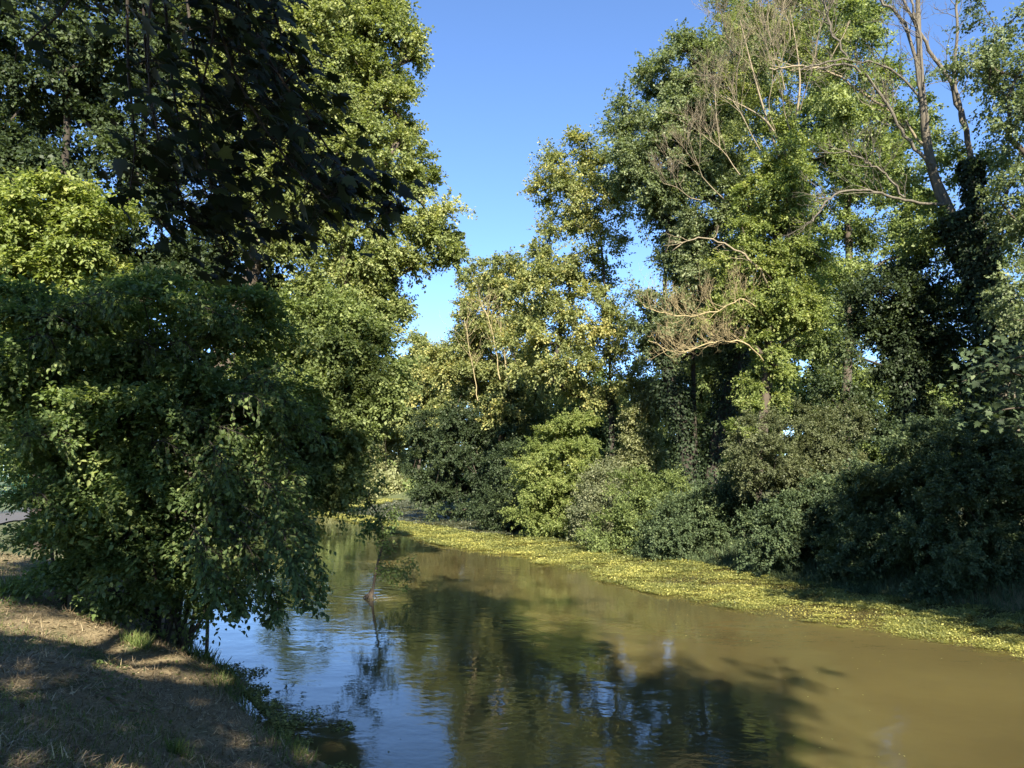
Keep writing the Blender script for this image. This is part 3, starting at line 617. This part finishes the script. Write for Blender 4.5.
# ================================================================== MAPLE: trunk left of the camera, crown overhead, limb hanging into view
mb = gz((-4.6, -1.5, 0)); rt = empty('maple_tree', mb)
tag(rt, 'maple with large dark lobed leaves hanging into the top left of the photo, close overhead', 'tree')
T = Tubes(); tr = trunkline(mb, [mb + [.3, .1, 3], mb + [.9, .6, 6.0], mb + [1.2, 1.0, 10]], 6)
Emap = np.array([[-2.6, 1.0, 9.6, 4.4, 3.6, 2.2], [.2, -.6, 9.2, 3.4, 3.0, 1.8], [-.4, 0, 9.4, 3, 2.6, 1.6], [-5.5, .5, 9, 3, 4, 3], [-3.5, 3.0, 9.8, 3.2, 2.2, 2.0], [-2, -3, 12, 5, 5, 3]])
C, U = clumps_in(Emap, 150, .3); skeleton(T, tr, C, .26, 8)
hang = [[(230, -70), (260, 40), (310, 120), (350, 180), (390, 212)], [(200, -70), (230, 60), (280, 150), (330, 200)], [(180, -70), (200, 80), (245, 180), (295, 235)], [(160, -70), (175, 100), (205, 190), (236, 265)],
        [(140, -70), (150, 100), (175, 180), (195, 225)], [(128, -70), (128, 60), (135, 140), (130, 190)], [(90, -70), (70, 0), (30, 40)], [(265, -70), (272, 0), (290, 60), (320, 120)], [(250, -70), (250, 30), (240, 130), (222, 215)],
        [(170, -70), (150, 10), (150, 90), (160, 140)], [(240, 60), (290, 130), (320, 180), (345, 205)], [(60, -70), (40, -30), (0, 0)], [(215, -70), (215, 20), (200, 110), (212, 195)], [(225, -70), (240, 10), (262, 100), (290, 170)]]
hub = at(215, -330, 4.3)
T.add(trunkline(tr[9], [tr[9] + [.6, 1.8, 1.6], hub], 6), np.linspace(.10, .045, 13), 7)
LP = []; LA = []; LN = []; LS = []
for h_i, pts in enumerate(hang):
    Yh = 4.3 + rng.uniform(-.5, .6)
    l_ = trunkline(at(*pts[0], Yh), [at(*q, Yh) for q in pts[1:]], 8)
    T.add(trunkline(hub, [hub * .5 + l_[0] * .5 + [0, 0, .12], l_[0]], 4), np.linspace(.03, .011, 9), 5)
    T.add(l_, np.linspace(.011, .004, len(l_)), 5, .1)
    dens = 2 if h_i in (5, 6, 9, 11) else 6
    for q in range(1, len(l_)):
        d = nrm(l_[q] - l_[q - 1])
        for s in range(dens):
            side = nrm(np.cross(d, rdir(1)[0])); L = rng.uniform(.05, .32); tip = l_[q] + (side * .8 + d * .1) * L + np.array([0, 0, -.03])
            T.add([l_[q], (l_[q] + tip) / 2 + [0, 0, .015], tip], [.003, .002, .0015], 3)
            LP.append(tip); LA.append(np.array([.75, .05, -.60]) + rng.normal(size=3) * .30); LN.append(nrm(np.array([.35, -.25, .8]) + rng.normal(size=3) * .38)); LS.append(rng.uniform(.055, .125))
    LP.append(l_[-1]); LA.append([.7, 0, -.6]); LN.append([-.3, -.5, .8]); LS.append(.10)
T.build('trunk', M['darkbark'], rt); nL = len(LP)
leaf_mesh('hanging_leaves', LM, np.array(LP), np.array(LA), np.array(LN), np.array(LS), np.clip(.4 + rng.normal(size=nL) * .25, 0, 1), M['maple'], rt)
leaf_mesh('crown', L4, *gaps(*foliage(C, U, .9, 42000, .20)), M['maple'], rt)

# shade trees outside the picture: behind the camera (left bank) and on the near right bank
def shade_tree(name, lab, x, y, h, r, n, mat, cat='tree', ell=None):
    kw_ = dict(dens=.85) if 'sycamore' in name else dict(dens=1.3); b_ = gz((x, y, 0)); E = np.array(ell if ell else [[x, y, h * .62, r, r, h * .33], [x + r * .4, y - r * .3, h * .5, r * .7, r * .7, h * .25], [x - r * .4, y + r * .3, h * .72, r * .7, r * .7, h * .25]])
    return make_tree(name, lab, cat, b_, trunkline(b_, [b_ + [.2, 0, h * .4], b_ + [0, .2, h * .75]], 6), .3, E, 110, n, .26, 1.1, mat, shell=.35, **kw_, cut=True, group='trees shading the banks from outside the photo')
shade_tree('riverside_tree', 'broad green tree on the left bank close behind the viewpoint', 1.6, -6.5, 14, 4.0, 11000, 'mid')
shade_tree('riverside_tree', 'tallest green tree on the left bank, further behind the viewpoint', 2.4, -12, 23.5, 4.6, 12000, 'mid')
shade_tree('riverside_tree', 'small thin tree leaning to the water on the left bank behind the viewpoint', 5.2, -9.5, 12.5, 2.6, 3500, 'mid')
shade_tree('riverside_tree', 'green tree inland of the path behind the viewpoint', -6.5, -5, 13, 3.6, 11000, 'mid')
rt, C, U = shade_tree('sycamore_tree', 'large-leaved tree beyond the right edge, its leafy limb showing beside the shrubs', 13.5, 9.5, 13, 3.8, 9000, 'mid',
    ell=[[13.5, 9, 8.5, 3.4, 3.0, 3.0], [12.4, 7.5, 7.2, 2.8, 2.6, 2.0], [11.6, 5.5, 9, 2.0, 2.2, 1.6], [13.8, 13, 6.0, 2.4, 2.5, 2.2]])
shade_tree('riverside_tree', 'tall green tree on the right bank near the viewpoint, outside the photo', 13.5, 2.5, 16, 4.2, 12000, 'mid',
    ell=[[13.2, 3, 10.5, 3.6, 3.8, 3.6], [11.8, 1, 12.5, 2.4, 3, 2.2], [13.5, 0, 8, 3.5, 3.5, 3]])
T = Tubes(); LP = []; LA = []; LN = []; LS = []
for pts in ([(1130, 400), (1060, 385), (1010, 372), (975, 352)], [(1100, 340), (1045, 350), (1005, 362), (962, 382)], [(1120, 430), (1060, 410), (1015, 408), (985, 415)]):
    l_ = trunkline(at(*pts[0], 12), [at(*q, 12) for q in pts[1:]], 8); T.add(l_, np.linspace(.03, .006, len(l_)), 5)
    T.add([at(*pts[0], 12), np.array([12.6, 11.2, 5.0]), np.array([13.4, 9.8, 4.6])], [.03, .05, .08], 5)
    for q in range(6, len(l_)):
        for s in range(11):
            LP.append(l_[q] + rng.normal(size=3) * [.2, .2, .16]); LA.append(np.array([-.6, -.1, -.5]) + rng.normal(size=3) * .5); LN.append(nrm(np.array([.2, -.4, .9]) + rng.normal(size=3) * .35)); LS.append(rng.uniform(.07, .13))
T.build('limb', M['bark'], rt)
leaf_mesh('limb_leaves', LM, np.array(LP), np.array(LA), np.array(LN), np.array(LS), np.clip(.3 + rng.normal(size=len(LP)) * .2, 0, 1), M['bramble'], rt)

# ================================================================== FLOATING WEED BELT
BF = np.array([(atz(*p)[1], atz(*p)[0]) for p in [(1120, 682), (1024, 660), (960, 648), (870, 633), (780, 619), (700, 605), (640, 592), (600, 582), (560, 569), (500, 557), (450, 548), (420, 541), (380, 530), (345, 521), (325, 517), (300, 513)]])
def XF(y): return np.interp(y, BF[:, 0], BF[:, 1])
def blotch(x, y): return (np.sin(x * 1.1 + 1.3 * np.sin(y * .5)) + np.sin(y * .8 + 1.7 * np.sin(x * .6)) + .7 * np.sin(x * 2.9 - y * 1.7) + .5 * np.sin(4.1 * y + 2 * x)) / 3.2
n = 1300000
y = 9 + (118 - 9) * rng.random(n) ** 1.9; xf = XF(y); xb = XR(y) + .3; u = rng.random(n); x = xf + u * (xb - xf)
d = (x - xf) * .6; bw = np.interp(y, [10, 16, 22, 30, 40, 60], [99, 99, 99, 5.0, 2.6, 1.5])
q = d + .55 * blotch(x * 1.6, y * .8); keepP = np.clip((q + .12) * 2.6, 0, 1) * np.clip((XR(y) + .2 - x) * 3, .0, 1)
inner = d > bw + .5 * blotch(x, y)
keepP = np.where(inner, np.where(y < 30, .85, .34) * np.clip(.75 + .9 * blotch(x * 1.3, y * .7), 0.1, 1), keepP)
keepP *= np.clip(.9 + .8 * blotch(x * 4, y * 2.5), .2, 1) * np.clip(.95 + 1.6 * blotch(x * .9 + 4, y * 1.9), .06, 1) * np.where(blotch(x * 2.6 + 1, y * 4.6) > .33, .10, 1) * np.where(blotch(x * 1.2 + 7, y * 3.1) > .42, .12, 1)
kp = rng.random(n) < keepP
x, y, inner, d, bw = x[kp], y[kp], inner[kp], d[kp], bw[kp]; n = len(x)
z = .006 + rng.random(n) ** 2.5 * .03 + np.where(~inner, .03 * np.clip(blotch(x * 2, y * 2) + .5, 0, 1), 0)
P = np.stack([x, y, z], -1)
size = (.015 + .00135 * np.clip(y, 10, 90)) * rng.uniform(.6, 1.4, n)
tone = np.clip(.66 + .30 * blotch(x * 2.2, y * 1.5) + .2 * blotch(x * .7 + 2, y * 2.2) - .35 * np.exp(-np.maximum(d, 0) * 5) - .09 * np.clip(d, 0, 4) + rng.normal(size=n) * .2, 0, 1)
yel = ~inner
lay = rdir(n); lay[:, 2] *= .35
nr = nrm(rdir(n) * .32 + [0, 0, 1])
wd = leaf_mesh('floating_weed', L4, P[yel], lay[yel] + [0, 0, .25], nr[yel], size[yel], tone[yel], M['weed']); tag(wd, 'yellow-green mat of floating water weed in a long belt', 'water weed', kind='stuff')
wd = leaf_mesh('shaded_sunken_weed', L4, P[~yel], lay[~yel], nrm(rdir((~yel).sum()) * .18 + [0, 0, 1]), size[~yel] * 1.1, tone[~yel], M['weed_shade']); tag(wd, 'thin weed, grey-green with shade put into its colour, lying flat between the yellow belt and the right bank', 'water weed', kind='stuff')

n = 900; y = 7 + 45 * rng.random(n) ** 1.7; x = XL(y) + .3 + (XF(y) - XL(y)) * rng.random(n) ** .8; kp = (blotch(x * .8 + 9, y * .5) > .05) | (XF(y) - x < 1.2); x, y = x[kp], y[kp]; n = len(x)
o = leaf_mesh('floating_bits', L4, np.stack([x, y, np.full(n, .006)], -1), nrm(rdir(n) * [1, 1, .05]), nrm(rdir(n) * .12 + [0, 0, 1]), rng.uniform(.012, .035, n), np.clip(.4 + rng.normal(size=n) * .3, 0, 1), M['weed']); tag(o, 'stray leaves and bits of weed drifting on the open water', 'floating debris', kind='stuff')
# shore weed on the left
n = 9000; y = rng.uniform(7, 12.5, n); x = XL(y) + .1 + rng.random(n) ** 1.8 * .6 * (1 + .5 * np.sin(y * 3)); kp = blotch(x * 3, y * 2.4 + 2) > -.1; x, y = x[kp], y[kp]; n = len(x)
o = leaf_mesh('shore_weed', L4, np.stack([x, y, .005 + .03 * rng.random(n) ** 2], -1), nrm(rdir(n) * [1, 1, .3]), nrm(rdir(n) * .4 + [0, 0, 1]), rng.uniform(.02, .05, n), np.clip(.5 + rng.normal(size=n) * .25, 0, 1), M['weed']); tag(o, 'broken water weed along the foot of the left bank', 'water weed', kind='stuff')
# ================================================================== LEFT BANK GROUND COVER
def scatter(n, y0, y1, p=1.5, xw=9):
    y = y0 + (y1 - y0) * rng.random(n) ** p; x = XL(y) - rng.random(n) ** 1.2 * np.minimum(xw, 1.5 + .8 * y) + .12
    return x, y
def gpatch(x, y): return (np.sin(x * 1.9 + 1.1 * np.sin(y * 1.3)) + np.sin(y * 1.5 + 1.6 * np.sin(x * 1.1 + 2)) + .6 * np.sin(x * 4.3 + y * 3.1)) / 2.6
BQ = (np.array([[-.045, 0, 0], [.045, 0, 0], [.008, 1, .12], [-.008, 1, .12]]), np.array([[0, 1, 2, 3]]))
# dry cut straw lying about
x, y = scatter(150000, 3.2, 17); kp = rng.random(len(x)) < np.clip(.75 - gpatch(x, y) * .6, .12, 1); x, y = x[kp], y[kp]; n = len(x)
P = np.stack([x, y, height(x, y) + rng.random(n) * .03], -1); ax = rdir(n); ax[:, 2] = np.abs(ax[:, 2]) * .25
leafobj = leaf_mesh('dry_straw', BQ, P, ax, nrm(rdir(n) * .3 + [0, 0, 1]), rng.uniform(.03, .12, n), np.clip(.5 + rng.normal(size=n) * .28, 0, 1), M['straw']); tag(leafobj, 'dry cut straw lying over the left bank', 'straw', kind='stuff')
# fallen leaves
x, y = scatter(16000, 3.2, 17); n = len(x)
ob = leaf_mesh('leaf_litter', L6, np.stack([x, y, height(x, y) + .004 + rng.random(n) * .02], -1), nrm(rdir(n) * [1, 1, .15]), nrm(rdir(n) * .35 + [0, 0, 1]), rng.uniform(.02, .06, n), np.clip(.35 + rng.normal(size=n) * .3, 0, 1), M['straw']); tag(ob, 'brown fallen leaves scattered over the left bank', 'leaf litter', kind='stuff')
# green grass
x, y = scatter(110000, 3.0, 20); edge = np.exp(-((XL(y) - x) / .5) ** 2); pr = np.clip(gpatch(x, y) * 1.5 - .15 + edge * .55 + np.clip((-1.9 - x - (y - 5) * .75), 0, 1) * .7, .02, 1)
kp = rng.random(len(x)) < pr; x, y = x[kp], y[kp]; n = len(x)
P = np.stack([x, y, height(x, y) - .01], -1); ax = nrm(rdir(n) * .55 + [0, 0, 1])
h_ = rng.uniform(.03, .09, n) * (1 + np.exp(-((XL(y) - x) / .35) ** 2) * 1.1)
ob = leaf_mesh('grass', BQ, P, ax, nrm(rdir(n)), h_, np.clip(.45 + rng.normal(size=n) * .25, 0, 1), M['grass']); tag(ob, 'short green grass in patches on the left bank', 'grass', kind='stuff')
# low broad-leaved weeds
x, y = scatter(26000, 3.0, 16); kp = rng.random(len(x)) < np.clip(gpatch(x * 1.3 + 3, y * 1.2) * 1.2 + .05, 0, 1); x, y = x[kp], y[kp]; n = len(x)
P = np.stack([x, y, height(x, y) + rng.random(n) * .05], -1)
ob = leaf_mesh('ground_cover', L6, P, nrm(rdir(n) * [1, 1, .3] + [0, 0, .25]), nrm(rdir(n) * .4 + [0, 0, 1]), rng.uniform(.02, .055, n), np.clip(.35 + rng.normal(size=n) * .25, 0, 1), M['grass']); tag(ob, 'low broad-leaved weeds on the left bank', 'weeds', kind='stuff')
# bank grass on the right and far banks
y = 10 + 48 * rng.random(60000) ** 1.3; x = XR(y) + rng.random(60000) ** 1.5 * 3.5 - .25; n = len(x)
P = np.stack([x, y, height(x, y) - .02], -1)
ob = leaf_mesh('bank_grass', BQ, P, nrm(rdir(n) * .5 + [0, 0, 1]), nrm(rdir(n)), rng.uniform(.10, .32, n) * (.6 + y / 60), np.clip(.4 + rng.normal(size=n) * .25, 0, 1), M['bramble']); tag(ob, 'rank grass and weeds along the foot of the right bank', 'grass', kind='stuff')
x = rng.uniform(-75, -20, 26000); y = 118 + 8 * rng.random(26000); n = len(x)
P = np.stack([x, y, np.maximum(height(x, y), 0) - .02], -1)
ob = leaf_mesh('far_bank_grass', BQ, P, nrm(rdir(n) * .5 + [0, 0, 1]), nrm(rdir(n)), rng.uniform(.5, 1.1, n), np.clip(.7 + rng.normal(size=n) * .2, 0, 1), M['weed']); tag(ob, 'pale yellow grass on the far bank at the bend', 'grass', kind='stuff')

# tufts along the shore, driftwood
for q, (px, py, lab, nb_, hh) in enumerate([(140, 628, 'bushy grass tuft on the lip of the bank below the shrub', 320, .19), (12, 612, 'bright grass tuft at the left edge of the photo', 380, .30), (180, 728, 'small yellow-green tuft low on the shaded slope', 160, .12), (205, 660, 'tall grass tuft at the waterline beside the driftwood', 300, .26)]):
    c = atz(px, py, .75 if q != 3 else .15); c[2] = float(height(c[0], c[1]))
    n = nb_; P = c + np.stack([rng.normal(size=n) * hh * .45, rng.normal(size=n) * hh * .4, np.zeros(n)], -1); P[:, 2] = height(P[:, 0], P[:, 1]) - .01
    o = leaf_mesh('grass_tuft', BQ, P, nrm(rdir(n) * .6 + [0, 0, .9]), nrm(rdir(n)), hh * rng.uniform(.5, 1.2, n), np.clip(.6 + rng.normal(size=n) * .2, 0, 1), M['grass'])
    tag(o, lab, 'grass tuft', 'grass tufts on the left bank')
c = atz(172, 640, .1); T = Tubes(); T.add([c + [-.45, .1, .16], c + [-.1, 0, .14], c + [.2, -.05, .22], c + [.38, -.1, .34]], [.03, .028, .02, .01], 7, .1)
T.add([c + [-.1, 0, .14], c + [.15, -.2, .05], c + [.4, -.35, .0]], [.02, .018, .01], 6, .1)
tag(T.build('driftwood', M['palebark']), 'forked dead stick lying at the waterline below the big shrub', 'stick')

# green mesh fence beyond the path, far left
fb = gz(at(-40, 500, 30)); fr = empty('mesh_fence', fb); tag(fr, 'green wire mesh fence beyond the path at the left edge', 'fence')
m, nt, b, out = newmat('green_fence_paint'); b.inputs["Base Color"].default_value = (.03, .10, .07, 1); b.inputs["Roughness"].default_value = .4
p0 = at(-90, 500, 30); p1 = at(26, 500, 34); T2 = Tubes()
for q in range(4):
    p = p0 * (1 - q / 3) + p1 * q / 3; z0 = float(height(p[0], p[1])); T = Tubes(); T.add([(p[0], p[1], z0 - .1), (p[0], p[1], z0 + 1.9)], .045, 8); T.build('post', m, fr)
for q in range(60):
    p = p0 * (1 - q / 59) + p1 * q / 59; z0 = float(height(p[0], p[1])); T2.add([(p[0], p[1], z0 + .05), (p[0], p[1], z0 + 1.8)], .006, 4)
for zz in np.linspace(.1, 1.8, 10):
    T2.add([(p0[0], p0[1], float(height(p0[0], p0[1])) + zz), (p1[0], p1[1], float(height(p1[0], p1[1])) + zz)], .006, 4)
T2.build('mesh_panel', m, fr)
print('polys', sum(len(o.data.polygons) for o in bpy.data.objects if o.type == 'MESH'))
